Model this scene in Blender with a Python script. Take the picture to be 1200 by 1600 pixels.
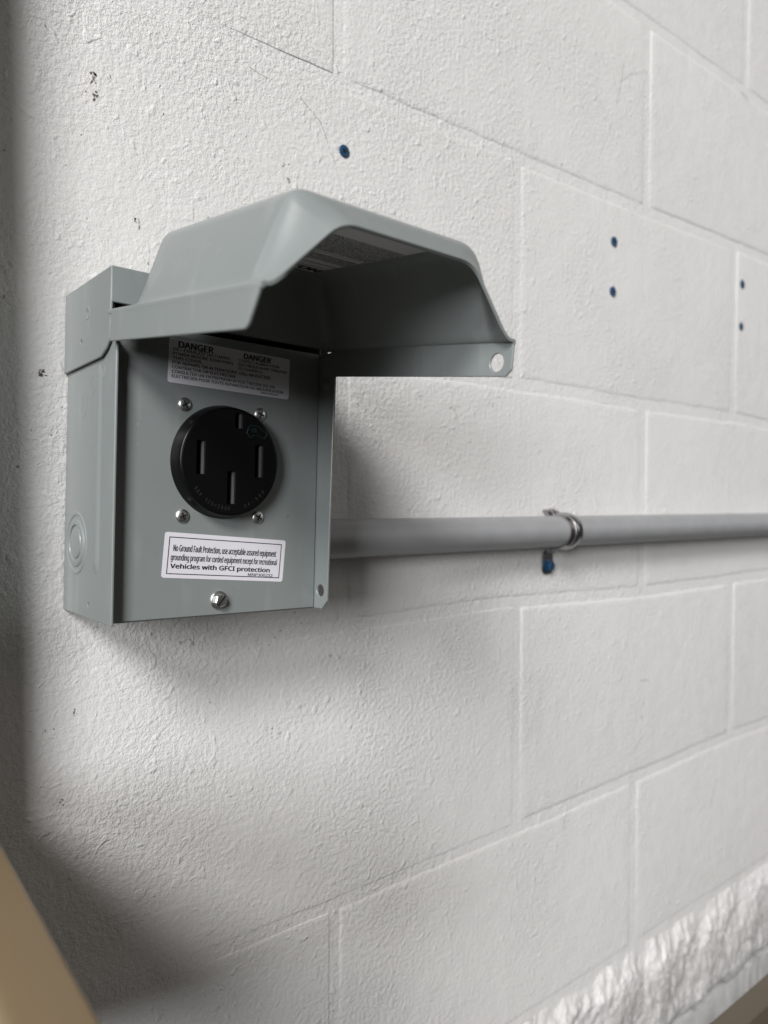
import bpy, bmesh, math, random
import numpy as np
from mathutils import Vector, Matrix, noise as mnoise

sc = bpy.context.scene
for o in list(bpy.data.objects):
    bpy.data.objects.remove(o)
R = math.radians
random.seed(7)
MM = 0.001

# ------------------------------------------------------------------ camera
CAM_D = 468.08                       # mm from the wall plane (y = 0); x runs right along the wall, z up
YAW, PITCH, ROLL = R(39.45), R(-1.43), R(.22)
cd = bpy.data.cameras.new("camera")
cam = bpy.data.objects.new("camera", cd)
sc.collection.objects.link(cam)
cd.sensor_fit = 'HORIZONTAL'
cd.sensor_width = 36.0
cd.lens = 36.06
cd.clip_start = 0.01
cd.clip_end = 100
cd.dof.use_dof = True
cd.dof.focus_distance = 0.445
cd.dof.aperture_fstop = 9.0


def yawed(v):
    c, s = math.cos(YAW), math.sin(YAW)
    return Vector((c*v[0] + s*v[1], -s*v[0] + c*v[1], v[2]))


_f = Vector((0, math.cos(PITCH), math.sin(PITCH)))
_u = Vector((0, -math.sin(PITCH), math.cos(PITCH)))
_r = Vector((1, 0, 0))
_cx = yawed(math.cos(ROLL)*_r + math.sin(ROLL)*_u)
_cy = yawed(-math.sin(ROLL)*_r + math.cos(ROLL)*_u)
_cz = -yawed(_f)
M = Matrix.Identity(4)
for i in range(3):
    M[i][0], M[i][1], M[i][2] = _cx[i], _cy[i], _cz[i]
M[1][3] = -CAM_D*MM
cam.matrix_world = M
sc.camera = cam

# ------------------------------------------------------------------ light
w = bpy.data.worlds.new("World")
sc.world = w
w.use_nodes = True
w.node_tree.nodes["Background"].inputs[0].default_value = (1.0, .94, .82, 1)
w.node_tree.nodes["Background"].inputs[1].default_value = 0.035


def lamp(name, direction, dist, sx, sy, power, col, target=(.45, 0, 0)):
    ld = bpy.data.lights.new(name, 'AREA')
    ld.shape = 'RECTANGLE'
    ld.size, ld.size_y = sx, sy
    ld.energy = power
    ld.color = col
    o = bpy.data.objects.new(name, ld)
    sc.collection.objects.link(o)
    d = Vector(direction).normalized()
    o.location = Vector(target) + d*dist
    o.rotation_euler = d.to_track_quat('Z', 'Y').to_euler()
    return o


lamp("key_lamp", (-1.35, -1, 1.12), 9, 2.3, 2.3, 740, (1, .988, .97))
lamp("door_lamp", (-1.45, -1, .36), 9, 2.4, 2.8, 470, (.985, .99, 1))
lamp("fill_lamp", (.7, -1.2, 1.0), 4.5, 3.2, 3.2, 11, (1, .92, .82))
lamp("right_fill_lamp", (.75, -1, .5), 1.7, .9, .9, 3.4, (.97, .985, 1), (1.3, 0, -.1))  # added fill, no real fitting; lifts the right end of the wall

sc.view_settings.view_transform = 'Standard'
sc.view_settings.look = 'None'
sc.view_settings.exposure = 0
sc.view_settings.gamma = 1
sc.render.engine = 'CYCLES'
sc.cycles.max_bounces = 8

# ------------------------------------------------------------------ materials
MATS = {}


def mat(name, col, rough=.5, metal=0., spec=.5, bump=None, vary=None, coat=0):
    m = bpy.data.materials.new(name)
    m.use_nodes = True
    nt = m.node_tree
    b = nt.nodes["Principled BSDF"]
    b.inputs["Base Color"].default_value = (*col, 1)
    b.inputs["Roughness"].default_value = rough
    b.inputs["Metallic"].default_value = metal
    b.inputs["Specular IOR Level"].default_value = spec
    b.inputs["Coat Weight"].default_value = coat
    if bump or vary:
        g = nt.nodes.new("ShaderNodeNewGeometry")
    if bump:
        sc_, st, dist = bump
        n = nt.nodes.new("ShaderNodeTexNoise")
        n.inputs["Scale"].default_value = sc_
        n.inputs["Detail"].default_value = 3
        nt.links.new(g.outputs["Position"], n.inputs["Vector"])
        bp = nt.nodes.new("ShaderNodeBump")
        bp.inputs["Strength"].default_value = st
        bp.inputs["Distance"].default_value = dist
        nt.links.new(n.outputs[0], bp.inputs["Height"])
        nt.links.new(bp.outputs[0], b.inputs["Normal"])
    if vary:
        sc_, amt = vary
        n = nt.nodes.new("ShaderNodeTexNoise")
        n.inputs["Scale"].default_value = sc_
        n.inputs["Detail"].default_value = 5
        nt.links.new(g.outputs["Position"], n.inputs["Vector"])
        mx = nt.nodes.new("ShaderNodeMix")
        mx.data_type = 'RGBA'
        mx.inputs[6].default_value = (*[c*(1-amt) for c in col], 1)
        mx.inputs[7].default_value = (*[min(1, c*(1+amt)) for c in col], 1)
        nt.links.new(n.outputs[0], mx.inputs[0])
        nt.links.new(mx.outputs[2], b.inputs["Base Color"])
        mr = nt.nodes.new("ShaderNodeMapRange")
        mr.inputs[3].default_value = rough*.85
        mr.inputs[4].default_value = min(1, rough*1.2)
        nt.links.new(n.outputs[0], mr.inputs[0])
        nt.links.new(mr.outputs[0], b.inputs["Roughness"])
    MATS[name] = m
    return m


def wall_mat(name, amp=1.0, crude=False):
    m = bpy.data.materials.new(name)
    m.use_nodes = True
    nt = m.node_tree
    L = nt.links.new
    b = nt.nodes["Principled BSDF"]
    b.inputs["Specular IOR Level"].default_value = .45
    g = nt.nodes.new("ShaderNodeNewGeometry")

    def noise(scale, detail, rough=.5, dist=0., vec=None):
        n = nt.nodes.new("ShaderNodeTexNoise")
        n.inputs["Scale"].default_value = scale
        n.inputs["Detail"].default_value = detail
        n.inputs["Roughness"].default_value = rough
        n.inputs["Distortion"].default_value = dist
        L(vec or g.outputs["Position"], n.inputs["Vector"])
        return n.outputs[0]

    def math_(op, a, c, clamp=False):
        n = nt.nodes.new("ShaderNodeMath")
        n.operation = op
        n.use_clamp = clamp
        for i, v in enumerate((a, c)):
            if isinstance(v, (int, float)):
                n.inputs[i].default_value = v
            else:
                L(v, n.inputs[i])
        return n.outputs[0]

    def ramp(v, a, b_, lo=0., hi=1.):
        n = nt.nodes.new("ShaderNodeMapRange")
        n.interpolation_type = 'SMOOTHSTEP'
        n.inputs[1].default_value, n.inputs[2].default_value = a, b_
        n.inputs[3].default_value, n.inputs[4].default_value = lo, hi
        L(v, n.inputs[0])
        return n.outputs[0]

    # roller-paint stipple over block pores: blobs of 3 to 8 mm, finer nap, sparse lumps and pits
    blobs = ramp(noise(270, 4, .62, .1), .28, .72)
    nap = noise(700, 2.5, .6)
    broad = noise(38, 3, .5)
    lump = ramp(noise(120, 1.0, .4, .6), .62, .76)
    pits = ramp(noise(300, 1.5, .5), .70, .80)
    pat = ramp(noise(9, 2, .5), .3, .7, .45, 1.15)      # stipple comes and goes over the wall
    h = math_('MULTIPLY', blobs, .55)
    h = math_('ADD', h, math_('MULTIPLY', nap, .40))
    h = math_('ADD', h, math_('MULTIPLY', lump, .5))
    h = math_('ADD', h, math_('MULTIPLY', pits, -.5))
    h = math_('MULTIPLY', h, pat)
    sx = nt.nodes.new("ShaderNodeSeparateXYZ")
    L(g.outputs["Position"], sx.inputs[0])
    h = math_('MULTIPLY', h, ramp(sx.outputs[0], .3, .85, 1.0, .7))       # rolled smoother towards the far end
    h = math_('ADD', h, math_('MULTIPLY', broad, 1.0))
    bp = nt.nodes.new("ShaderNodeBump")
    bp.inputs["Strength"].default_value = 1.0
    bp.inputs["Distance"].default_value = .00078*amp
    L(h, bp.inputs["Height"])
    L(bp.outputs[0], b.inputs["Normal"])
    # colour: off-white paint, faint scuffs and grime, rare dark pin holes
    mx = nt.nodes.new("ShaderNodeMix")
    mx.data_type = 'RGBA'
    mx.inputs[6].default_value = (.75, .738, .725, 1)
    mx.inputs[7].default_value = (.815, .808, .80, 1)
    oi = nt.nodes.new("ShaderNodeObjectInfo")
    L(math_('ADD', math_('MULTIPLY', noise(5, 4, .55), .7), math_('MULTIPLY', oi.outputs["Random"], .35)), mx.inputs[0])
    grime = math_('MULTIPLY', ramp(noise(22, 4, .6), .62, .78), ramp(noise(160, 3, .6), .45, .65))
    mg = nt.nodes.new("ShaderNodeMix")
    mg.data_type = 'RGBA'
    mg.inputs[7].default_value = (.52, .50, .47, 1)
    L(math_('MULTIPLY', grime, .35), mg.inputs[0])
    L(mx.outputs[2], mg.inputs[6])
    specks = math_('MULTIPLY', ramp(noise(330, 1, .4), .735, .77), ramp(noise(14, 2, .5), .5, .64))
    ms = nt.nodes.new("ShaderNodeMix")
    ms.data_type = 'RGBA'
    ms.inputs[7].default_value = (.16, .14, .12, 1)
    L(math_('MULTIPLY', specks, .75), ms.inputs[0])
    L(mg.outputs[2], ms.inputs[6])
    L(ms.outputs[2], b.inputs["Base Color"])
    L(ramp(noise(60, 3), .3, .7, .42, .62), b.inputs["Roughness"])
    MATS[name] = m
    return m


wall_mat("white_block_paint")
wall_mat("white_rough_paint", 1.2)
mat("grey_enamel", (.236, .260, .259), .32, spec=.5, bump=(900, .05, .0002), vary=(30, .03))
mat("black_plastic", (.004, .004, .0045), .3, spec=.22, bump=(1500, .06, .0002))
mat("black_gloss", (.02, .02, .02), .22, spec=.8, bump=(3000, .5, .0004))
mat("slot_dark", (.006, .006, .006), .6)
mat("zinc", (.66, .67, .66), .36, 1.0, bump=(700, .12, .0004), vary=(200, .1))
mat("slot_metal", (.2, .2, .2), .45, .6)
mat("copper", (.55, .22, .09), .35, 1.0)
mat("galvanised", (.385, .39, .405), .55, .25, bump=(400, .08, .0003), vary=(60, .12))
mat("strap_metal", (.44, .43, .44), .27, 1.0, bump=(500, .2, .0005))
mat("blue_coating", (.022, .078, .165), .38, .3, vary=(500, .3))
mat("blue_dark", (.012, .03, .06), .6)
mat("sticker_white", (.76, .74, .80), .45, vary=(60, .02))
mat("sticker_grey", (.74, .74, .75), .5)
mat("ink", (.018, .018, .022), .5)
mat("teal_ink", (.012, .05, .05), .5)
mat("tan_paint", (.235, .17, .098), .42, bump=(160, .1, .0006), vary=(25, .05))
mat("brown_paint", (.115, .092, .063), .45, bump=(160, .1, .0006), vary=(25, .06))
mat("chip_dirt", (.17, .15, .125), .8)
mat("scuff", (.50, .49, .475), .7)


def fine_print():
    m = bpy.data.materials.new("fine_print")
    m.use_nodes = True
    nt = m.node_tree
    b = nt.nodes["Principled BSDF"]
    b.inputs["Roughness"].default_value = .5
    g = nt.nodes.new("ShaderNodeNewGeometry")
    n = nt.nodes.new("ShaderNodeTexNoise")
    n.inputs["Scale"].default_value = 1500
    n.inputs["Detail"].default_value = 1
    nt.links.new(g.outputs["Position"], n.inputs["Vector"])
    cr = nt.nodes.new("ShaderNodeValToRGB")
    cr.color_ramp.elements[0].position, cr.color_ramp.elements[1].position = .42, .56
    cr.color_ramp.elements[0].color = (.02, .02, .02, 1)
    cr.color_ramp.elements[1].color = (.62, .62, .63, 1)
    nt.links.new(n.outputs[0], cr.inputs[0])
    nt.links.new(cr.outputs[0], b.inputs["Base Color"])
    MATS["fine_print"] = m


fine_print()


def enamel_wear():
    """dust specks, fine scuffs and a little settled grime on the grey enamel"""
    nt = MATS["grey_enamel"].node_tree
    b = nt.nodes["Principled BSDF"]
    src = b.inputs["Base Color"].links[0].from_socket
    g = nt.nodes.new("ShaderNodeNewGeometry")
    for scale, lo, hi, col, amt, st in ((420, .775, .80, (.50, .52, .51), .6, (1, 1, 1)), (95, .60, .80, (.33, .35, .345), .4, (1, 1, .25)),
                                        (300, .775, .80, (.12, .13, .13), .5, (1, 1, 1))):
        mp = nt.nodes.new("ShaderNodeMapping")
        mp.inputs["Scale"].default_value = st
        n = nt.nodes.new("ShaderNodeTexNoise")
        n.inputs["Scale"].default_value = scale
        n.inputs["Detail"].default_value = 1.5
        r = nt.nodes.new("ShaderNodeMapRange")
        r.inputs[1].default_value, r.inputs[2].default_value, r.inputs[4].default_value = lo, hi, amt
        mx = nt.nodes.new("ShaderNodeMix")
        mx.data_type = 'RGBA'
        mx.inputs[7].default_value = (*col, 1)
        nt.links.new(g.outputs["Position"], mp.inputs[0])
        nt.links.new(mp.outputs[0], n.inputs["Vector"])
        nt.links.new(n.outputs[0], r.inputs[0])
        nt.links.new(r.outputs[0], mx.inputs[0])
        nt.links.new(src, mx.inputs[6])
        src = mx.outputs[2]
    nt.links.new(src, b.inputs["Base Color"])


enamel_wear()

# ------------------------------------------------------------------ building helpers (all coordinates in mm)


class MB:
    def __init__(s):
        s.v, s.f = [], []

    def add(s, vs, fs):
        k = len(s.v)
        s.v += [tuple(p) for p in vs]
        s.f += [tuple(i + k for i in f) for f in fs]
        return s

    def grid(s, rows, closed=False):
        n = len(rows[0])
        vs = [p for r in rows for p in r]
        fs = []
        for i in range(len(rows)-1):
            for j in range(n if closed else n-1):
                a, b = i*n + j, i*n + (j+1) % n
                fs.append((a, b, b+n, a+n))
        return s.add(vs, fs)


def offset_poly(P, d):
    n = len(P)
    out = []
    area = sum(P[i][0]*P[(i+1) % n][1] - P[(i+1) % n][0]*P[i][1] for i in range(n))
    sgn = 1 if area > 0 else -1
    for i in range(n):
        a, b, c = Vector(P[i-1]), Vector(P[i]), Vector(P[(i+1) % n])
        e1, e2 = (b-a).normalized(), (c-b).normalized()
        n1, n2 = Vector((-e1.y, e1.x))*sgn, Vector((-e2.y, e2.x))*sgn
        nn = (n1+n2)
        nn = nn/max(.3, nn.length_squared/2) if nn.length > 1e-6 else n1
        out.append(tuple(b + nn*d))
    return out


def rounded(P, r, seg=4):
    """2D polygon with its corners rounded; r is one radius or one per corner"""
    n = len(P)
    out = []
    for i in range(n):
        ri = r[i] if isinstance(r, (list, tuple)) else r
        a, b, c = Vector(P[i-1]), Vector(P[i]), Vector(P[(i+1) % n])
        if ri <= 0:
            out.append(tuple(b))
            continue
        d1, d2 = (a-b).normalized(), (c-b).normalized()
        ang = d1.angle(d2)
        t = min(ri/math.tan(ang/2), (a-b).length*.49, (c-b).length*.49)
        p1, p2 = b + d1*t, b + d2*t
        for k in range(seg+1):
            q = k/seg
            out.append(tuple((1-q)**2*p1 + 2*q*(1-q)*b + q*q*p2))
    return out


def circle(cx, cy, r, n=24):
    return [(cx + r*math.cos(2*math.pi*k/n), cy + r*math.sin(2*math.pi*k/n)) for k in range(n)]


def plate(mb, outline, fn, th, holes=(), c=.35):
    """flat plate with chamfered rims; fn(a, b, h) -> world mm; h runs 0..th"""
    bm = bmesh.new()
    loops = [(outline, 1)] + [(h, -1) for h in holes]
    for h_face, ins in ((0, c), (th, c)):
        edges = []
        for poly, s in loops:
            vs = [bm.verts.new((p[0], p[1], h_face)) for p in offset_poly(poly, ins*s)]
            edges += [bm.edges.new((vs[i], vs[(i+1) % len(vs)])) for i in range(len(vs))]
        bmesh.ops.triangle_fill(bm, use_beauty=True, use_dissolve=False, edges=edges)
    bm.verts.index_update()
    V = [tuple(v.co) for v in bm.verts]
    F = [tuple(v.index for v in f.verts) for f in bm.faces]
    bm.free()
    for poly, s in loops:
        levels = [(0, c), (c, 0), (th-c, 0), (th, c)]
        k = len(V)
        n = len(poly)
        for h, ins in levels:
            V += [(p[0], p[1], h) for p in offset_poly(poly, ins*s)]
        for i in range(3):
            for j in range(n):
                a, b = k + i*n + j, k + i*n + (j+1) % n
                F.append((a, b, b+n, a+n))
    mb.add([fn(*p) for p in V], F)
    return mb


def lathe(mb, prof, fn, n=32, phase=0.):
    """prof: (radius, height) list; fn(a, b, h) -> world mm"""
    rows = []
    for r, h in prof:
        rows.append([fn(r*math.cos(2*math.pi*k/n + phase), r*math.sin(2*math.pi*k/n + phase), h) for k in range(n)])
    return mb.grid(rows, True)


def tube(mb, pts, r, n=8, closed=False):
    P = [Vector(p) for p in pts]
    rows = []
    for i, p in enumerate(P):
        a = P[i-1] if (i > 0 or closed) else p
        b = P[(i+1) % len(P)] if (i < len(P)-1 or closed) else p
        t = (b-a).normalized()
        ref = Vector((0, 0, 1)) if abs(t.z) < .9 else Vector((1, 0, 0))
        x = t.cross(ref).normalized()
        y = t.cross(x)
        rows.append([tuple(p + r*(math.cos(2*math.pi*k/n)*x + math.sin(2*math.pi*k/n)*y)) for k in range(n)])
    if closed:
        rows.append(rows[0])
    return mb.grid(rows, True)


def box(mb, fn, a0, a1, b0, b1, h0, h1):
    vs = [fn(a, b, h) for h in (h0, h1) for b in (b0, b1) for a in (a0, a1)]
    return mb.add(vs, [(0, 1, 3, 2), (4, 6, 7, 5), (0, 4, 5, 1), (2, 3, 7, 6), (0, 2, 6, 4), (1, 5, 7, 3)])


ORIGIN = {}


def tag(o, label=None, cat=None, group=None, kind=None):
    for k, v in (("label", label), ("category", cat), ("group", group), ("kind", kind)):
        if v:
            o[k] = v
    return o


def empty(name, loc):
    o = bpy.data.objects.new(name, None)
    o.empty_display_size = .02
    o.location = Vector(loc)*MM
    sc.collection.objects.link(o)
    ORIGIN[o.name] = Vector(loc)
    return o


def to_mesh(name, mb, m, org=(0, 0, 0), smooth=35, weld=True):
    me = bpy.data.meshes.new(name)
    org = Vector(org)
    me.from_pydata([tuple((Vector(v)-org)*MM) for v in mb.v], [], mb.f)
    bm = bmesh.new()
    bm.from_mesh(me)
    if weld:
        bmesh.ops.remove_doubles(bm, verts=bm.verts, dist=1e-6)
        bmesh.ops.recalc_face_normals(bm, faces=bm.faces)
    bm.to_mesh(me)
    bm.free()
    if smooth:
        me.polygons.foreach_set("use_smooth", [True]*len(me.polygons))
        me.set_sharp_from_angle(angle=R(smooth))
    me.materials.append(MATS[m])
    return me


def obj(name, mb, m, parent=None, org=None, smooth=35, weld=True):
    if parent is not None:
        org = ORIGIN[parent.name]
    elif org is None:
        org = Vector((0, 0, 0))
    o = bpy.data.objects.new(name, to_mesh(name, mb, m, org, smooth, weld))
    if parent is not None:
        o.parent = parent
    else:
        o.location = Vector(org)*MM
    sc.collection.objects.link(o)
    ORIGIN[o.name] = Vector(org)
    return o


try:        # a plain sans that ships with Blender; else its default
    import os
    SANS = bpy.data.fonts.load(os.path.join(bpy.utils.system_resource('DATAFILES'), "fonts", "NotoSansHebrew-Regular.woff2"))
except Exception:
    SANS = None


def cap_height():
    cu = bpy.data.curves.new("t", 'FONT')
    cu.body = "H"
    cu.size = 1
    if SANS:
        cu.font = SANS
    o = bpy.data.objects.new("t", cu)
    sc.collection.objects.link(o)
    me = bpy.data.meshes.new_from_object(o.evaluated_get(bpy.context.evaluated_depsgraph_get()))
    c = max(v.co.y for v in me.vertices)
    bpy.data.objects.remove(o)
    bpy.data.curves.remove(cu)
    bpy.data.meshes.remove(me)
    return c


CAPH = cap_height()


def text(mb, s, x0, x1, base, cap, fn, bold=.012, lift=.1):
    """flat lettering stretched from x0 to x1 on its baseline, cap height given; fn(a, b, h) -> world mm"""
    cu = bpy.data.curves.new("t", 'FONT')
    cu.body = s
    cu.size = 1
    if SANS:
        cu.font = SANS
    cu.resolution_u = 2
    o = bpy.data.objects.new("t", cu)
    sc.collection.objects.link(o)
    dg = bpy.context.evaluated_depsgraph_get()
    me = bpy.data.meshes.new_from_object(o.evaluated_get(dg))
    V = [tuple(v.co) for v in me.vertices]
    F = [tuple(p.vertices) for p in me.polygons]
    bpy.data.objects.remove(o)
    bpy.data.curves.remove(cu)
    bpy.data.meshes.remove(me)
    xa, xb = min(v[0] for v in V), max(v[0] for v in V)
    ky = cap/CAPH
    e = bold*cap
    for i, (dx, dy) in enumerate(((-e, 0), (e, 0), (0, -e*.5), (0, e*.5)) if bold else ((0, 0),)):
        mb.add([fn(x0 + e + dx + (v[0]-xa)/(xb-xa)*(x1-x0-2*e), base + dy + v[1]*ky, lift + .004*i) for v in V], F)


def basis(o, a, b, h):
    o, a, b, h = map(Vector, (o, a, b, h))
    return lambda x, y, z: tuple(o + a*x + b*y + h*z)


# ------------------------------------------------------------------ wall of concrete blocks
wall = empty("block_wall", (560, 0, -620))
tag(wall, "white painted concrete block wall behind the grey outlet box", "wall")

JZ = [  # bed joints as (x, z) along the wall, mm
    [(-300, 708), (1700, 706)],
    [(835, 505), (1000, 504.5), (1050, 503)],
    [(230, 305), (420, 303.5), (750, 305.5), (1050, 310)],
    [(540, 100), (750, 96.5), (950, 96), (1050, 92.5)],
    [(380, -101), (540, -99.5), (760, -107), (1050, -107)],
    [(320, -312), (540, -312), (740, -309), (950, -306), (1050, -308)],
    [(600, -499), (740, -499), (1000, -500)],
]
HX = [[157, 563, 970, 1376, 1700], [-66, 340, 750, 1157, 1563, 1700], [135, 540, 949, 1355, 1700],
      [-62, 345, 750, 1157, 1563, 1700], [139, 545, 953, 1359, 1700], [-70, 338, 740, 1146, 1552, 1700]]


def jz(k, x):
    p = JZ[k]
    return float(np.interp(x, [q[0] for q in p], [q[1] for q in p]))


def wob(x, z, k=1.):
    return mnoise.noise(Vector((x*.012, z*.012, 3.3)))*k


J = 5.2     # half a joint
for row in range(6):
    xs = [-300] + HX[row]
    for i in range(len(xs)-1):
        xa, xb = xs[i], xs[i+1]
        if xb - xa < 30:
            continue
        xa, xb = xa + (J if i else 0), xb - (J if i < len(xs)-2 else 0)
        mb = MB()
        N = 36
        kx = .1 + .9*min(1, max(0, (xa-215)/230.))
        yo = random.uniform(-.28, .28)*(xa > 215)
        prof = [(0., 30.), (0., 1.3*kx), (.6, .85*kx), (1.8, .42*kx), (3.4, .14*kx), (5.5, 0.)]      # inset from block edge, y back from the face
        rows = []
        for ins, yb in prof:
            top = [(max(xa+ins, min(xb-ins, xa+(xb-xa)*k/N))) for k in range(N+1)]
            pts = []
            for x in top:
                pts.append((x, yb + yo, jz(row, x) - J - ins + wob(x, row*91, .8) + wob(x*6, row*57, .9)))
            for x in reversed(top):
                pts.append((x, yb + yo, jz(row+1, x) + J + ins + wob(x, row*91+40, .8) + wob(x*6, row*57+31, .9)))
            rows.append(pts)
        mb.grid(rows, True)
        n = len(rows[0])
        k0 = len(mb.v) - n
        half = N+1
        mb.f += [(k0+j, k0+j+1, k0+n-2-j, k0+n-1-j) for j in range(N)]
        obj("concrete_block", mb, "white_block_paint", wall, smooth=50)

mb = MB()       # mortar sheet, a little behind the block faces, nearly flush where the paint fills the joints
rows = []
for zi in range(0, 94):
    z = 715 - zi*13.5
    rows.append([(x, .1 + .72*min(1, max(0, (x-215)/110.)) + wob(x*3, z*3, .3), z) for x in range(-300, 1701, 12)])
mb.grid(rows)
obj("mortar", mb, "white_block_paint", wall, smooth=180)


def fbm(x, z, s):
    return mnoise.fractal(Vector((x*s, z*s*.8, 1.7)), .9, 2.1, 4)


xs_r = [-300, 135, 541, 948, 1354, 1700]
for xa, xb in zip(xs_r[:-1], xs_r[1:]):         # split-faced course at the foot
    mb = MB()
    near = xb > 500
    step = 2.0 if near else 8
    nx = int((xb-xa)/step)
    nz = 66 if near else 16
    rows = []
    for k in range(nz+1):
        q = k/nz
        r = []
        for i in range(nx+1):
            x = xa + (xb-xa)*i/nx
            ztop = jz(6, x) - 2
            zbot = -619 + 7*mnoise.noise(Vector((x*.018, 5, 0))) + 2*mnoise.noise(Vector((x*.08, 9, 0)))
            z = ztop + (zbot-ztop)*q
            env = min(1, max(0, q*5 + .5*fbm(x, z, .03)*(q < .3)))*min(1, (1-q)*9)**.5
            d = 4.5 + 5*fbm(x, z, .018) + 2.8*abs(fbm(x*1.0, z*.8, .065)) + 1.5*abs(fbm(x*1.1, z*.8, .16))
            wave = 3*mnoise.noise(Vector((x*.03, z*.01, 8)))
            r.append((x, 1.2 - env*max(0, d + wave), z + 2.5*mnoise.noise(Vector((x*.05, z*.05, 12)))*min(1, q*5)))
        rows.append(r)
    mb.grid(rows)
    mb.grid([[tuple(p) for p in rows[-1]], [(p[0], 40, p[2]+1) for p in rows[-1]]])
    obj("split_face_block", mb, "white_rough_paint", wall, smooth=180, weld=False)
mb = MB()
rows = []
for k in range(24):
    z = -632 - k*8.5
    rows.append([(x, 2.5 - 3*fbm(x, z, .02) - 1.6*abs(fbm(x, z, .07)), z + (3*fbm(x, 7, .03) if k == 0 else 0)) for x in np.arange(-300, 1701, 4.)])
mb.grid(rows)
mb.grid([[tuple(p) for p in rows[0]], [(p[0], 40, p[2]) for p in rows[0]]])
obj("footing_course", mb, "white_rough_paint", wall)

# chips, pin holes and scuffs in the wall paint (each an irregular fleck lying on the paint)


def fleck(mb, x, z, rx, rz, ang=0, y=-.25, jag=.5):
    n = 9
    pts = [(x, y, z)]
    for k in range(n):
        t = 2*math.pi*k/n
        q = 1 + random.uniform(-jag, jag)
        a, b = rx*q*math.cos(t), rz*q*math.sin(t)
        pts.append((x + a*math.cos(ang) - b*math.sin(ang), y, z + a*math.sin(ang) + b*math.cos(ang)))
    mb.add(pts, [(0, 1+k, 1+(k+1) % n) for k in range(n)])


chips = MB()
scuffs = MB()
CAMV = Vector((0, -CAM_D, 0))


def px(u, v, y=0.):
    """the point of the plane y that a photo pixel looks at, used once to read positions off the wall"""
    X, Y = (u-600)/1202., (800-v)/1202.
    d = _cx*X + _cy*Y - _cz
    t = (y + CAM_D)/d.y
    p = CAMV + d*t
    return p.x, p.z


for (u, v, rx, rz, n) in [(146, 124, 1.3, 2.6, 4), (149, 150, 1.4, 2.4, 4), (134, 143, .6, .8, 1), (170, 122, .5, 2, 2),
                          (214, 345, .6, 2.2, 3), (216, 357, .6, 1.0, 2), (7, 462, 1.0, .8, 2), (18, 460, .7, .4, 2),
                          (62, 581, 1.3, 1.6, 4), (70, 586, 1.1, .6, 2), (97, 1253, .9, .8, 3), (115, 1113, 1.0, .9, 2),
                          (192, 1080, .5, .4, 1), (72, 1140, .5, .5, 2), (84, 1139, .5, .6, 1), (281, 1006, 1.1, .9, 2),
                          (515, 1024, .8, .9, 2), (207, 1440, .5, .5, 1), (190, 1465, .5, .4, 1), (137, 1507, .4, .4, 1),
                          (241, 1400, .7, .5, 1), (254, 1585, .4, .5, 1), (450, 284, .8, 1.8, 2), (293, 184, .5, .5, 1),
                          (351, 234, .6, .7, 1), (371, 247, .5, .5, 1), (69, 37, .7, 1.4, 2), (255, 178, .3, 2.0, 1),
                          (230, 410, .9, .6, 3), (322, 340, .8, .5, 2), (858, 107, .9, .9, 1), (1010, 113, 1.0, 1.0, 1),
                          (878, 257, 1.0, .9, 1), (1107, 186, 1.2, 1.2, 1), (1188, 192, 1.5, 1.5, 1), (1130, 917, 1.6, 1.6, 2),
                          (408, 76, 1.2, .7, 3), (360, 58, .8, .6, 2), (424, 1148, .8, .8, 2), (436, 1142, .7, .8, 2),
                          (525, 1306, .7, .9, 1), (535, 1307, .5, .6, 1), (582, 1234, .4, .5, 1), (80, 680, .5, .5, 1),
                          (48, 672, .4, .4, 1), (384, 213, .5, .5, 1), (410, 204, .4, .5, 1)]:
    for k in range(n):
        x, z = px(u + random.uniform(-3, 3)*(n > 1), v + random.uniform(-4, 4)*(n > 1))
        for kk in range(3 if n > 1 else 1):
            s = random.uniform(.12, .5) if n > 1 else .7
            fleck(chips, x + rx*random.uniform(-1, 1)*(n > 1), z + rz*random.uniform(-1, 1)*(n > 1), rx*s, rz*s, random.uniform(-.6, .6))


def scratch(mb, pts, wd):
    P = [Vector((px(*p)[0], 0, px(*p)[1])) for p in pts]
    Q = []
    for i in range(len(P)-1):
        for k in range(6):
            Q.append(P[i].lerp(P[i+1], k/6))
    Q.append(P[-1])
    rows = []
    for i, p in enumerate(Q):
        t = (Q[min(i+1, len(Q)-1)] - Q[max(i-1, 0)]).normalized()
        nrm = Vector((-t.z, 0, t.x))
        j = Vector((random.uniform(-.12, .12), 0, random.uniform(-.12, .12)))
        ww = wd*random.uniform(.35, 1.1)*(.35 if i in (0, len(Q)-1) else 1)
        a, b = p + j + nrm*ww/2, p + j - nrm*ww/2
        rows.append([(a.x, -.22, a.z), (b.x, -.22, b.z)])
    mb.grid(rows)


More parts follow.
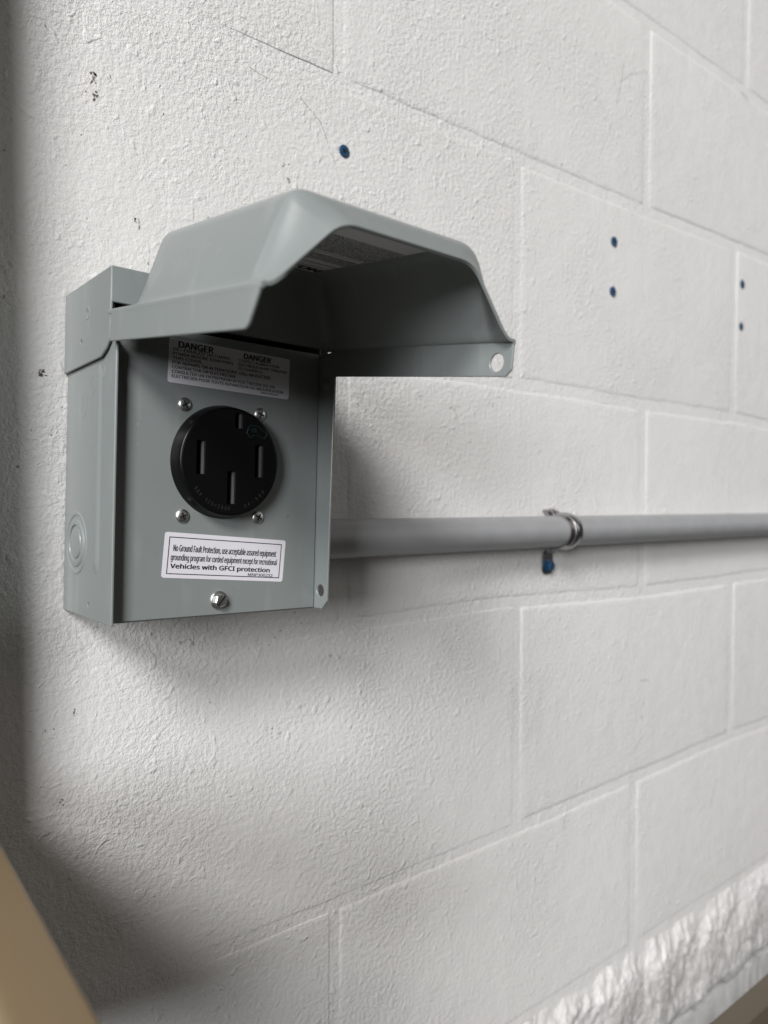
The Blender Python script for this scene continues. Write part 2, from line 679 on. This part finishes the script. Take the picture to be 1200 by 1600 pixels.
scratch(chips, [(470, 154), (485, 172), (500, 190), (508, 210), (512, 224)], .35)
scratch(scuffs, [(388, 103), (400, 112), (420, 123)], .5)
scratch(scuffs, [(516, 238), (521, 247), (523, 256)], .8)
scratch(scuffs, [(975, 95), (970, 130), (963, 165)], 1.5)
scratch(scuffs, [(968, 128), (985, 116), (1005, 112)], .6)
scratch(scuffs, [(1157, 143), (1168, 155), (1176, 172)], 1.6)
scratch(scuffs, [(880, 1275), (882, 1285), (881, 1297)], 1.6)
scratch(scuffs, [(1000, 1064), (1008, 1062), (1013, 1064)], 1.6)
scratch(scuffs, [(1001, 1122), (1003, 1118), (1004, 1124)], 1.6)
scratch(scuffs, [(1120, 1215), (1114, 1240), (1110, 1265)], 1.8)
for (u, v, r) in [(446, 257, 2.0), (300, 1003, 2.), (421, 1140, 1.8), (830, 392, 1.6), (704, 640, 2.2), (712, 636, 1.6), (745, 430, 1.6),
                  (655, 620, 1.8), (590, 690, 1.4), (840, 705, 1.6), (770, 632, 2.0)]:
    for k in range(4):
        x, z = px(u + random.uniform(-6, 6), v + random.uniform(-4, 4))
        fleck(scuffs, x, z, r*random.uniform(.2, .55), r*random.uniform(.15, .4), random.uniform(-1, 1))
tag(obj("paint_chips", chips, "chip_dirt", wall, smooth=0, weld=False), kind="stuff")
tag(obj("scuff_marks", scuffs, "scuff", wall, smooth=0, weld=False), kind="stuff")

# ------------------------------------------------------------------ outlet box
RHO = R(1.5)                        # the box hangs a little crooked
BO = Vector((140.7, -.6, -69.))
BX = Vector((math.cos(RHO), 0, -math.sin(RHO)))
BZ = Vector((math.sin(RHO), 0, math.cos(RHO)))
BD = Vector((0, -1, 0))
side = basis(BO, BD, BZ, BX)        # a = depth from wall, b = height, h = across
front = basis(BO, BX, BZ, BD)       # a = across, b = height, h = depth from wall
flat = basis(BO, BX, BD, BZ)        # a = across, b = depth, h = height


def shift(fn, dh):
    return lambda a, b, h: fn(a, b, h + dh)


bxo = empty("outlet_box", tuple(BO))
tag(bxo, "grey steel outlet box with its hinged lid propped open on the block wall", "outlet box")

BW = 131.7
mb = MB()
plate(mb, rounded([(0, 0), (77.4, 0), (77.4, 147), (70, 152), (70, 176), (0, 176)], [0, .8, 2, 1, 0, 0]), side, 1.5, [circle(43.1, 7.4, 1.2, 12)], .4)
plate(mb, rounded([(0, 0), (77.8, .6), (83.2, 6), (86.2, 148), (84, 158), (70, 158), (70, 176), (0, 176)], [0, 1, 1, 5, 4, 0, 0, 0]),
      shift(side, BW-1.5), 1.5, [circle(76, 11.8, 3.7, 20)], .35)
plate(mb, [(1.6, 0), (BW-1.6, 0), (BW-1.6, 68.6), (1.6, 68.6)], shift(flat, .1), 1.4, c=.3)       # bottom
plate(mb, [(1.6, 0), (BW-1.6, 0), (BW-1.6, 71), (1.6, 71)], shift(flat, 174.4), 1.4, c=.3)         # top
plate(mb, [(1.6, 1.6), (BW-1.6, 1.6), (BW-1.6, 174), (1.6, 174)], shift(front, .2), 1.3, c=.3)     # back
lathe(mb, [(0, -1.2), (1.6, -1.15), (2.9, -.7), (3.6, 0.)], lambda a, b, h: side(77 + a, 138.5 + b, BW-1.5 + h), 20)   # hinge rivet
for da, db, r in ((44, 128, 7), (30, 118, 9), (60, 132, 4)):
    lathe(mb, [(0, .12), (r*.35, .0), (r*.7, -.32), (r, .02)], lambda a, b, h: side(da + a*.6, db + b, h), 24)
obj("enclosure_shell", mb, "grey_enamel", bxo)

mb = MB()        # pressed stiffening rib on the left side
rows = []
for k in range(33):
    q = k/32
    z = 25 + 112*q
    e = min(1, min(q, 1-q)*16)
    e = math.sqrt(max(0, 1-(1-e)**2))
    wd = 4.3*(.35 + .65*e)
    rows.append([side(54.5 + z*-.01 + s*wd, z, .02 - hh*e) for s, hh in
                 ((-1.15, -.06), (-.9, .25), (-.55, .95), (-.2, 1.15), (.2, 1.15), (.55, .95), (.9, .25), (1.15, -.06))])
mb.grid(rows)
obj("stiffening_rib", mb, "grey_enamel", bxo, smooth=60)

mb = MB()
lathe(mb, [(0, -1.0), (7.4, -1.0), (8.4, -.75), (8.9, .12), (10.0, .12), (10.5, -.9), (12.6, -.95), (13.3, -.6), (13.8, .1), (15.3, .1),
           (15.9, -.5), (17.2, -.55), (18.0, .1)], lambda a, b, h: side(21.5 + a, 40 + b, h), 48)
obj("knockout", mb, "grey_enamel", bxo, smooth=40)

mb = MB()
plate(mb, rounded([(.3, 137.6), (60.5, 139.6), (68, 142.8), (73.6, 147.3), (74.2, 184.6), (.3, 183.2)], [0, 4, 3, 3, .8, 0]), shift(side, -2.2), 1.4,
      [circle(39.3, 166, 2.0, 14), circle(29.7, 151.8, 1.3, 12)], .4)
lathe(mb, [(0, .5), (1.3, .5), (2.2, -.05), (3.2, -.3), (3.6, 0)], lambda a, b, h: side(39.3 + a, 166 + b, -2.2 + h), 16)
plate(mb, rounded([(-2.0, 166), (BW+2.2, 166), (BW+2.2, 184.6), (-2.0, 184.6)], [0, 0, 1, 1]), shift(front, 72.8), 1.4, c=.4)
plate(mb, [(-.7, 1), (BW+.9, 1), (BW+.9, 72.6), (-.7, 72.6)], shift(flat, 183.1), 1.3, c=.3)
plate(mb, [(.3, 137.6), (60.5, 139.6), (73.6, 147.3), (74.2, 184.6), (.3, 183.2)], shift(side, BW+.8), 1.4, c=.4)
obj("top_cap", mb, "grey_enamel", bxo)

PD = 70.0          # depth of the face of the panel
panel = basis(BO + BD*PD, BX, BZ, BD)
mb = MB()
plate(mb, rounded([(1.9, .9), (129.7, .9), (129.7, 158.2), (1.9, 158.2)], 1.2), shift(panel, -1.4), 1.4, [circle(65.5, 88, 28)], .3)
obj("front_panel", mb, "grey_enamel", bxo)

# receptacle
rec = lambda a, b, h: panel(65.6 + a, 87.8 + b, h)
FD = 9.0
slots = [(-18.6, 1.6, 5.0, 18.5), (17.6, 1.2, 5.0, 18.5), (.3, -14.5, 5.0, 18.5), (4.2, 23.4, 4.6, 8.5)]
mb = MB()
lathe(mb, [(29.2, FD), (30.0, FD-.25), (30.6, FD-.9), (31.6, 2.0), (32.2, .8), (32.3, 0), (27, -.5), (27, -12), (0, -12)], rec, 72)
plate(mb, circle(0, 0, 29.25, 72), shift(rec, FD-1.2), 1.2,
      [[(x-w_/2, y-h_/2), (x+w_/2, y-h_/2), (x+w_/2, y+h_/2), (x-w_/2, y+h_/2)] for x, y, w_, h_ in slots], .02)
rcp = obj("receptacle", mb, "black_plastic", bxo, smooth=40)
mb = MB()
for x, y, w_, h_ in slots:
    for (a0, a1, b0, b1) in ((x-w_/2-.5, x-w_/2, y-h_/2-.5, y+h_/2+.5), (x-w_/2, x+w_/2, y+h_/2, y+h_/2+.5), (x-w_/2, x+w_/2, y-h_/2-.5, y-h_/2),
                             (x+w_/2, x+w_/2+.5, y-h_/2-.5, y+h_/2+.5)):
        box(mb, rec, a0, a1, b0, b1, FD-12, FD-1.3)
    box(mb, rec, x-w_/2-.5, x+w_/2+.5, y-h_/2-.5, y+h_/2+.5, FD-13, FD-12.05)
obj("slot_lining", mb, "slot_dark", rcp, smooth=0)
for i, (x, y, w_, h_) in enumerate(slots):
    mb = MB()
    box(mb, rec, x+w_/2-.9, x+w_/2-.06, y-h_/2+.2, y+h_/2-.2, FD-7, FD-1.3)
    obj("contact", mb, "slot_metal", rcp, smooth=0)
    if i < 3:
        mb = MB()
        box(mb, rec, x-w_/2+.25, x-w_/2+.7, y-h_/2+1, y+h_/2-4, FD-5, FD-1.6)
        obj("copper_contact", mb, "copper", rcp, smooth=0)

# outline of a car with a plug printed on the receptacle
car = [(0, 2.2), (.5, 4.2), (1.4, 6.6), (2.6, 7.4), (7.6, 7.2), (10.6, 4.9), (12.6, 4.3), (13.4, 3.3), (13.2, 1.7), (12.6, 1.5), (12.2, .6), (11.1, .1),
       (10.0, .6), (9.5, 1.6), (4.2, 1.8), (3.7, .7), (2.6, .3), (1.6, .8), (1.2, 1.9)]
emb = lambda a, b, h=0.: rec(9.2 + a*.98, 14.2 + b*.98, FD + .02 + h)
mb = MB()
tube(mb, [emb(*p) for p in rounded(car, .5, 3)], .16, 6, True)
tube(mb, [emb(*p) for p in [(.6, 4.6), (2.2, 4.7), (3.9, 4.7)]], .14, 6)
tube(mb, [emb(*p) for p in circle(5.0, 4.6, 1.0, 12)], .16, 6, True)
tube(mb, [emb(*p) for p in [(5.8, 5.2), (6.9, 5.4)]], .16, 6)
tube(mb, [emb(*p) for p in [(5.8, 4.0), (6.9, 3.8)]], .16, 6)
obj("car_emblem", mb, "teal_ink", rcp, smooth=60)
mb = MB()


def arc_text(s, a0, a1, r, cap):
    for i, ch in enumerate(s):
        if ch == ' ':
            continue
        a = R(a0 + (a1-a0)*i/(len(s)-1))
        o = Vector(rec(r*math.cos(a), r*math.sin(a), FD))
        tx = -math.sin(a)*BX + math.cos(a)*BZ
        up = -(math.cos(a)*BX + math.sin(a)*BZ)
        text(mb, ch, -cap*.33, cap*.33, 0, cap, basis(o, tx, up, BD), .04, .16)


arc_text("50A 125/250V", 216, 268, 27.2, 1.9)
arc_text("14-50R", 290, 322, 27.2, 1.9)
obj("moulded_lettering", mb, "black_gloss", rcp, smooth=0, weld=False)


def screw_mesh(name, kind):
    mb = MB()
    I = lambda a, b, h: (a, b, h)
    if kind == 'phillips':
        dome = [(0, 1.75), (1.0, 1.72), (2.0, 1.6), (3.0, 1.25), (3.7, .75), (4.0, .25), (4.0, 0)]
        lathe(mb, dome, I, 28)
        d = MB()
        for q in (0, math.pi/2):
            c, s = math.cos(q+.5), math.sin(q+.5)
            box(d, lambda a, b, h, c=c, s=s: (a*c - b*s, a*s + b*c, h), -2.1, 2.1, -.42, .42, 1.3, 1.86)
        return to_mesh(name, mb, "zinc", smooth=40), to_mesh("cross_recess", d, "slot_dark", smooth=0)
    lathe(mb, [(0, .9), (5.0, .9), (5.4, .55), (5.5, 0)], I, 32)
    hexo = [(3.9*math.cos(math.pi/3*k + .3), 3.9*math.sin(math.pi/3*k + .3)) for k in range(6)]
    plate(mb, rounded(hexo, .4, 2), lambda a, b, h: (a, b, h+.8), 2.9, c=.5)
    d = MB()
    c, s = math.cos(.85), math.sin(.85)
    box(d, lambda a, b, h: (a*c - b*s, a*s + b*c, h), -3.6, 3.6, -.5, .5, 3.2, 3.76)
    return to_mesh(name, mb, "zinc", smooth=40), to_mesh("screw_slot", d, "slot_dark", smooth=0)


def place(me, name, fn, parent, spin=0.):
    o = bpy.data.objects.new(name, me)
    p0 = Vector(fn(0, 0, 0))
    a, b, h = (Vector(fn(*e)) - p0 for e in ((1, 0, 0), (0, 1, 0), (0, 0, 1)))
    m = Matrix.Identity(4)
    a, b = a*math.cos(spin) + b*math.sin(spin), b*math.cos(spin) - a*math.sin(spin)
    org = ORIGIN[parent.name] if parent else Vector((0, 0, 0))
    for i in range(3):
        m[i][0], m[i][1], m[i][2], m[i][3] = a[i], b[i], h[i], (p0[i]-org[i])*MM
    o.parent = parent
    o.matrix_basis = m
    sc.collection.objects.link(o)
    return o


sm, cm = screw_mesh("screw", 'phillips')
for k, (x, z) in enumerate([(41, 118.3), (88.4, 117.1), (41, 56.9), (88.4, 56.6)]):
    s = place(sm, "screw", lambda a, b, h: panel(x+a, z+b, h), bxo, k*.7)
    c_ = bpy.data.objects.new("cross_recess", cm)
    c_.parent = s
    sc.collection.objects.link(c_)
sm, cm = screw_mesh("cover_screw", 'hex')
s = place(sm, "cover_screw", lambda a, b, h: panel(64.3+a, 9.1+b, h), bxo)
tag(s, "slotted hex screw with a washer below the white sticker")
c_ = bpy.data.objects.new("screw_slot", cm)
c_.parent = s
sc.collection.objects.link(c_)


def sticker(fn, wd, ht, m, name="sticker", r=1.6):
    mb = MB()
    plate(mb, rounded([(0, -ht), (wd, -ht), (wd, 0), (0, 0)], r), shift(fn, .05), .12, c=.02)
    return obj(name, mb, m, bxo)


# lower warning sticker (x to the right, y down from the top left corner)
a4 = R(-4.2)
s1 = basis(panel(31.4, 48.3, 0), BX*math.cos(a4) + BZ*math.sin(a4), BZ*math.cos(a4) - BX*math.sin(a4), BD)
st1 = sticker(s1, 77, 25, "sticker_white")
tag(st1, "white warning sticker with a black border below the receptacle")
mb = MB()
text(mb, "No Ground Fault Protection, use acceptable assured equipment", 5.4, 71, -10.2, 3.5, s1, .034, .2)
text(mb, "grounding program for corded equipment except for recreational", 4.4, 72, -15.2, 3.3, s1, .034, .2)
text(mb, "Vehicles with GFCI protection", 4.5, 67.6, -19.6, 2.45, s1, .09, .2)
text(mb, "MNP300232", 53, 69.8, -22.2, 1.55, s1, .05, .2)
plate(mb, [(2.6, -22.9), (74.4, -22.9), (74.4, -2.4), (2.6, -2.4)], shift(s1, .18), .04,
      [[(3.1, -22.4), (73.9, -22.4), (73.9, -2.9), (3.1, -2.9)]], .005)
obj("lettering", mb, "ink", st1, smooth=0, weld=False)

a1 = R(-1.2)
s2 = basis(panel(31.3, 153.9, 0), BX*math.cos(a1) + BZ*math.sin(a1), BZ*math.cos(a1) - BX*math.sin(a1), BD)
st2 = sticker(s2, 77, 24.4, "sticker_white")
tag(st2, "white danger sticker above the receptacle")
mb = MB()
for s, x0, x1, b, c in [("DANGER", 5.4, 26.5, -4.8, 3.2), ("DANGER", 45.5, 64, -4.6, 2.9),
                        ("DE—ENERGIZE INCOMING", 2.4, 37, -6.9, 1.55), ("POWER BEFORE REMOVING", 2.4, 39, -9.25, 1.55),
                        ("THIS COVER.", 2.3, 19.8, -11.6, 1.55), ("FOR REPAIRS OR ALTERATIONS", 2.2, 41.8, -14.1, 1.55),
                        ("CALL AN ELECTRIC", 43, 64.3, -14.1, 1.55), ("CONTRACTOR OR ELECTRICIAN.", 2.2, 41.3, -16.6, 1.55),
                        ("CONSULTER UN ENTREPRENEUR ELECTRICIEN OU UN", 2.2, 67, -19.1, 1.55),
                        ("ELECTRICIEN POUR TOUTE REPARATION OU MODIFICATION", 2.2, 73, -21.5, 1.55),
                        ("MNP300231", 58, 69.5, -23.2, 1.0), ("COUPEZ L'ALIMENTATION", 42.4, 69.6, -6.75, 1.45),
                        ("ELECTRIQUE AVANT D'ENLEVER", 42.4, 75, -9.1, 1.45), ("CE COUVERCLE.", 42.4, 58.6, -11.4, 1.45)]:
    text(mb, s, x0, x1, b, c*1.06, s2, .085 if c > 2 else .05, .2)
obj("lettering", mb, "ink", st2, smooth=0, weld=False)

# lid: a pressed hood swung up on its hinge; x across, t from hinge to rim, n up out of the lid
LA = R(6.5)
LOo = Vector((140.7, -80, 92.2))
LT = Vector((0, -math.cos(LA), -math.sin(LA)))
LN = LT.cross(BX)
LN = LN if LN.z > 0 else -LN
LW = 136.0
TH = 1.4
lid3 = lambda x, t, n: tuple(LOo + BX*x + LT*t + LN*n)


def sstep(a, b, x):
    q = max(0, min(1, (x-a)/(b-a)))
    return q*q*(3-2*q)


def lid_params(t):
    H = 40.0
    if t < 16:
        h = H*(1 - (1 - max(0, min(1, (t-.5)/15.)))**2.6)
    else:
        h = H
    if t > 134:
        q = t-134
        h = H - (.065*q*q if q < 8 else .065*64 + 1.04*(q-8))
    f_ = sstep(135, 150, t)
    xbl = 2.0 + (36 - math.sqrt(max(0, 36*36 - (36-t)**2)) if t < 36 else 0) if t > 0 else 38
    xtl = 17 + (22 - math.sqrt(max(0, 484 - (26-t)**2)) if 4 < t < 26 else (22 if t <= 4 else 0))
    xbl = xbl + 2.5*f_
    xtl = max(xtl, xbl+1) + 15.5*f_
    xbr = LW - 2.2 - 3.5*f_
    xtr = LW - 20 - 12*f_
    return h, xbl, xtl, xtr, xbr


def fil(P, r, seg):
    """open polyline with its inner corners rounded, constant point count"""
    out = [P[0]]
    for i in range(1, len(P)-1):
        a, b, c = map(Vector, (P[i-1], P[i], P[i+1]))
        d1, d2 = a-b, c-b
        t1 = min(r[i], d1.length*.48)
        t2 = min(r[i], d2.length*.48)
        p1 = b + (d1.normalized()*t1 if d1.length > 1e-6 else d1)
        p2 = b + (d2.normalized()*t2 if d2.length > 1e-6 else d2)
        for k in range(seg+1):
            q = k/seg
            out.append(tuple((1-q)**2*p1 + 2*q*(1-q)*b + q*q*p2))
    out.append(P[-1])
    return out


ts = [-4, -1, .5, 1.5, 2.5, 4, 5.5, 7, 9, 11, 13, 16, 20, 25, 30, 36, 48, 65, 85, 105, 120, 128, 132, 134, 135, 136, 137, 138, 139, 140, 141, 142, 143, 144.5, 146, 147.5, 149.4]
outer, inner = [], []
for t in ts:
    h, xbl, xtl, xtr, xbr = lid_params(t)
    h = max(h, .02)
    P = [(0, -2.5), (0, 0), (xbl, 0), (xtl, h), (xtr, h), (xbr, 0), (LW, 0), (LW, -2.5)]
    rr = [0, 1.6, 5, 7, 10, 5, 1.6, 0]
    if t > 140:
        k = (t-140)/10
        rr = [0, 1.6, 5+3*k, 7+k, 10-2*k, 5+2*k, 1.6, 0]
    outer.append([lid3(p[0], t, p[1]) for p in fil(P, rr, 6)])
G = MB().grid(outer)
me = bpy.data.meshes.new("hood")
me.from_pydata(G.v, [], G.f)
bm = bmesh.new()
bm.from_mesh(me)
bmesh.ops.recalc_face_normals(bm, faces=bm.faces)
up = sum((f.normal*f.calc_area() for f in bm.faces), Vector())
if up.dot(LN) < 0:
    bmesh.ops.reverse_faces(bm, faces=bm.faces)
bm.to_mesh(me)
bm.free()
ho = bpy.data.objects.new("hood", me)
sc.collection.objects.link(ho)
so = ho.modifiers.new("s", 'SOLIDIFY')
so.thickness = TH
so.offset = -1
me2 = bpy.data.meshes.new_from_object(ho.evaluated_get(bpy.context.evaluated_depsgraph_get()))
mb = MB()
mb.add([tuple(v.co) for v in me2.vertices], [tuple(p.vertices) for p in me2.polygons])
bpy.data.objects.remove(ho)
lrim = basis(lid3(0, 0, 0), LT, LN, BX)
plate(mb, rounded([(1.0, -16.4), (140.8, -16.8), (148.8, -2.0), (1.0, -2.0)], [2.5, 5, 0, 0]), lrim, TH, c=.35)
plate(mb, rounded([(2, -17.4), (146.4, -17.4), (149.6, -14), (149.4, -2.0), (2, -2.0)], [1, .8, .8, 0, 0]), shift(lrim, LW-TH), TH, [circle(139.9, -10.7, 4.3, 28)], .35)
lid = obj("lid", mb, "grey_enamel", bxo, smooth=38)
tag(lid, "raised grey hood shaped lid with a padlock hole in its right rim")

# sticker under the lid
ls = basis(lid3(0, 0, 40-TH), BX, LT, -LN)
mb = MB()
plate(mb, rounded([(34, 15.5), (114, 15.5), (114, 112), (34, 112)], .6), shift(ls, .05), .12, c=.02)
st3 = obj("sticker", mb, "sticker_grey", bxo)
tag(st3, "printed instruction sticker under the raised lid")
mb = MB()
text(mb, "LEVITON.", 70, 111.5, 18.3, 7.4, ls, .11, .22)
for k in range(9):
    box(mb, ls, 37, 60 + 25*((k*7) % 3), 31 + k*3.3, 31.9 + k*3.3, .18, .22)
box(mb, ls, 36, 112, 62, 62.5, .18, .22)
box(mb, ls, 36, 112, 29, 29.4, .18, .22)
obj("lettering", mb, "ink", st3, smooth=0, weld=False)
mb = MB()
box(mb, ls, 37, 111, 65, 97, .18, .24)
box(mb, ls, 37, 111, 46, 58, .18, .24)
obj("fine_print", mb, "fine_print", st3, smooth=0)

# ------------------------------------------------------------------ conduit, strap
CR = 14.3
CDp = CR + 4
A = Vector((BO.x + BW*math.cos(RHO) + 1.5, -CDp, -33.0))
B = Vector((1700, -CDp, -43.5))
cdir = (B-A).normalized()


def conduit_z(x):
    return A.z + (B.z-A.z)*(x-A.x)/(B.x-A.x)


mb = MB()
rows = []
n = 40
for k in range(40):
    p = A.lerp(B, k/39)
    rows.append([(p.x, p.y + CR*math.cos(2*math.pi*j/n), p.z + CR*math.sin(2*math.pi*j/n)) for j in range(n)])
mb.grid(rows, True)
tag(obj("conduit", mb, "galvanised", org=tuple(A), smooth=60), "grey metal conduit running right from the outlet box along the wall", "conduit")

SX = 588.
sz = conduit_z(SX)
prof = [(.2, sz-41), (.2, sz-27), (.6, sz-21.5), (3.5, sz-17.5)]
for k in range(25):
    a = R(-104 + k*(230/24.))
    prof.append((CDp + (CR+.5)*math.cos(a), sz + (CR+.5)*math.sin(a)))
prof += [(6, sz+17), (2.5, sz+18.5), (.4, sz+19)]
strap = empty("conduit_strap", (SX, 0, sz-41))
tag(strap, "shiny one hole strap clamping the conduit to the wall", "strap")


def ribbon(x0, x1, raise_, prof, th=1.3):
    mb = MB()
    P = [Vector(p) for p in prof]
    O1, O2 = [], []
    for i, p in enumerate(P):
        t = (P[min(i+1, len(P)-1)] - P[max(i-1, 0)]).normalized()
        nn = Vector((t.y, -t.x))
        O1.append(p + nn*raise_)
        O2.append(p + nn*(raise_+th))
    rows = []
    for a, b in zip(O1, O2):
        cs = [(x0, a), (x0, a.lerp(b, .75)), (x0+.4, b), (x1-.4, b), (x1, a.lerp(b, .75)), (x1, a)]
        rows.append([(x, -p[0], p[1]) for x, p in cs])
    mb.grid(rows, True)
    n = 6
    k = len(mb.v)-n
    mb.f += [(0, 1, 2, 3, 4, 5), tuple(range(k, k+n))]
    return mb


obj("strap_band", ribbon(SX-9, SX+9, 0, prof[2:]), "strap_metal", strap, smooth=50)
mb = ribbon(SX-3.2, SX+3.2, 1.3, prof[3:-1], 1.5)
obj("strap_rib", mb, "strap_metal", strap, smooth=50)
mb = MB()
tail = rounded([(-8, -17), (8, -17), (8, 4), (-8, 4)], [7, 7, 0, 0], 6)
plate(mb, tail, lambda a, b, h: (SX-2+a, -.4-h, sz-25+b), 1.5, [circle(0, -8.5, 3.2, 16)], .3)
obj("strap_tail", mb, "strap_metal", strap, smooth=40)

mb = MB()
wsf = lambda a, b, h: (SX-2+a, -2.1-h, sz-33.5+b)
lathe(mb, [(0, 1.2), (4.4, 1.2), (6.2, .5), (6.3, 0), (0, 0)], wsf, 24)
plate(mb, [(4.5*math.cos(math.pi/3*k), 4.5*math.sin(math.pi/3*k)) for k in range(6)], shift(wsf, 1), 4.6, c=.5)
tag(obj("anchor_screw", mb, "blue_coating", org=(SX-2, 0, sz-33.5)), "blue hex head screw in the tail of the conduit strap", "screw", "blue masonry screws")

# flat blue screws left in the wall
labels = ["bright blue flat screw above the lid, largest on the wall", "upper of the two blue screws in the middle block, right of the lid",
          "lower of the two blue screws in the middle block, right of the lid", "upper of the two small blue screws by the right edge",
          "lower of the two small blue screws by the right edge"]
for (x, z, r), lb in zip([(345.2, 254.7, 4.6), (691.2, 259.9, 5.2), (689.9, 208.6, 5.2), (968.4, 264.3, 5.6), (966.8, 211.2, 5.2)], labels):
    t = empty("masonry_screw", (x, 0, z))
    tag(t, lb, "screw", "blue masonry screws")
    F = lambda a, b, h: (x+a, -h, z+b)
    mb = MB()
    lathe(mb, [(0, .2), (r*.32, .25), (r*.42, .95), (r*.85, 1.15), (r, .7), (r*1.02, -.8)], F, 24)
    obj("head", mb, "blue_coating", t, smooth=40)
    mb = MB()
    for q in (.4, .4+math.pi/2):
        c, s = math.cos(q), math.sin(q)
        box(mb, lambda a, b, h, c=c, s=s: F(a*c - b*s, a*s + b*c, h), -r*.5, r*.5, -r*.11, r*.11, .5, 1.12)
    lathe(mb, [(0, .5), (r*.38, .55), (r*.42, 1.0)], F, 12)
    obj("recess", mb, "blue_dark", t, smooth=0)

# ------------------------------------------------------------------ painted steel members in front
mb = MB()
zt = -155.


def bar(mb, p0, p1, wvec, hvec, wd, ht, r):
    p0, p1, wvec, hvec = map(Vector, (p0, p1, wvec, hvec))
    sec = rounded([(-wd, -ht), (0, -ht), (0, 0), (-wd, 0)], r, 5)
    rows = [[tuple(p + wvec*a + hvec*b) for a, b in sec] for p in (p0, p1)]
    mb.grid(rows, True)
    n = len(sec)
    k = len(mb.v) - 2*n
    mb.f += [tuple(range(k, k+n)), tuple(range(k+n, k+2*n))]


rack = empty("steel_bracket", (70, 0, -195))
tag(rack, "tan painted steel arm crossing the bottom left corner", "bracket")
bar(mb, (87.6, -2, zt), (75.5, -292, zt), (1, 0, 0), (0, 0, 1), 27, 150, [2.5, 2.5, 2.5, 7])
obj("arm", mb, "tan_paint", rack)
mb = MB()
bar(mb, (82, -1, -640), (69, -1, 700), (1, 0, 0), (0, -1, 0), 60, -45, 3)  # upright out of view, put in and sized for its shadow down the left edge
obj("shadow_post", mb, "brown_paint", rack)

mb = MB()
bar(mb, (420, -112.8, -500), (1250, -112.8, -500), (0, 1, 0), (0, 0, 1), 0.01, .01, 0) if False else None
sec = rounded([(0, 0), (23.2, 0), (23.2, -45), (0, -45)], 1.2, 3)
rows = [[(x, -112.8-a, -500+b) for a, b in sec] for x in (420, 1500)]
mb.grid(rows, True)
n = len(sec)
mb.f += [tuple(range(n)), tuple(range(n, 2*n))]
tag(obj("steel_rail", mb, "brown_paint", org=(960, -124, -545)), "brown painted rail in front of the wall, bottom right corner", "rail")
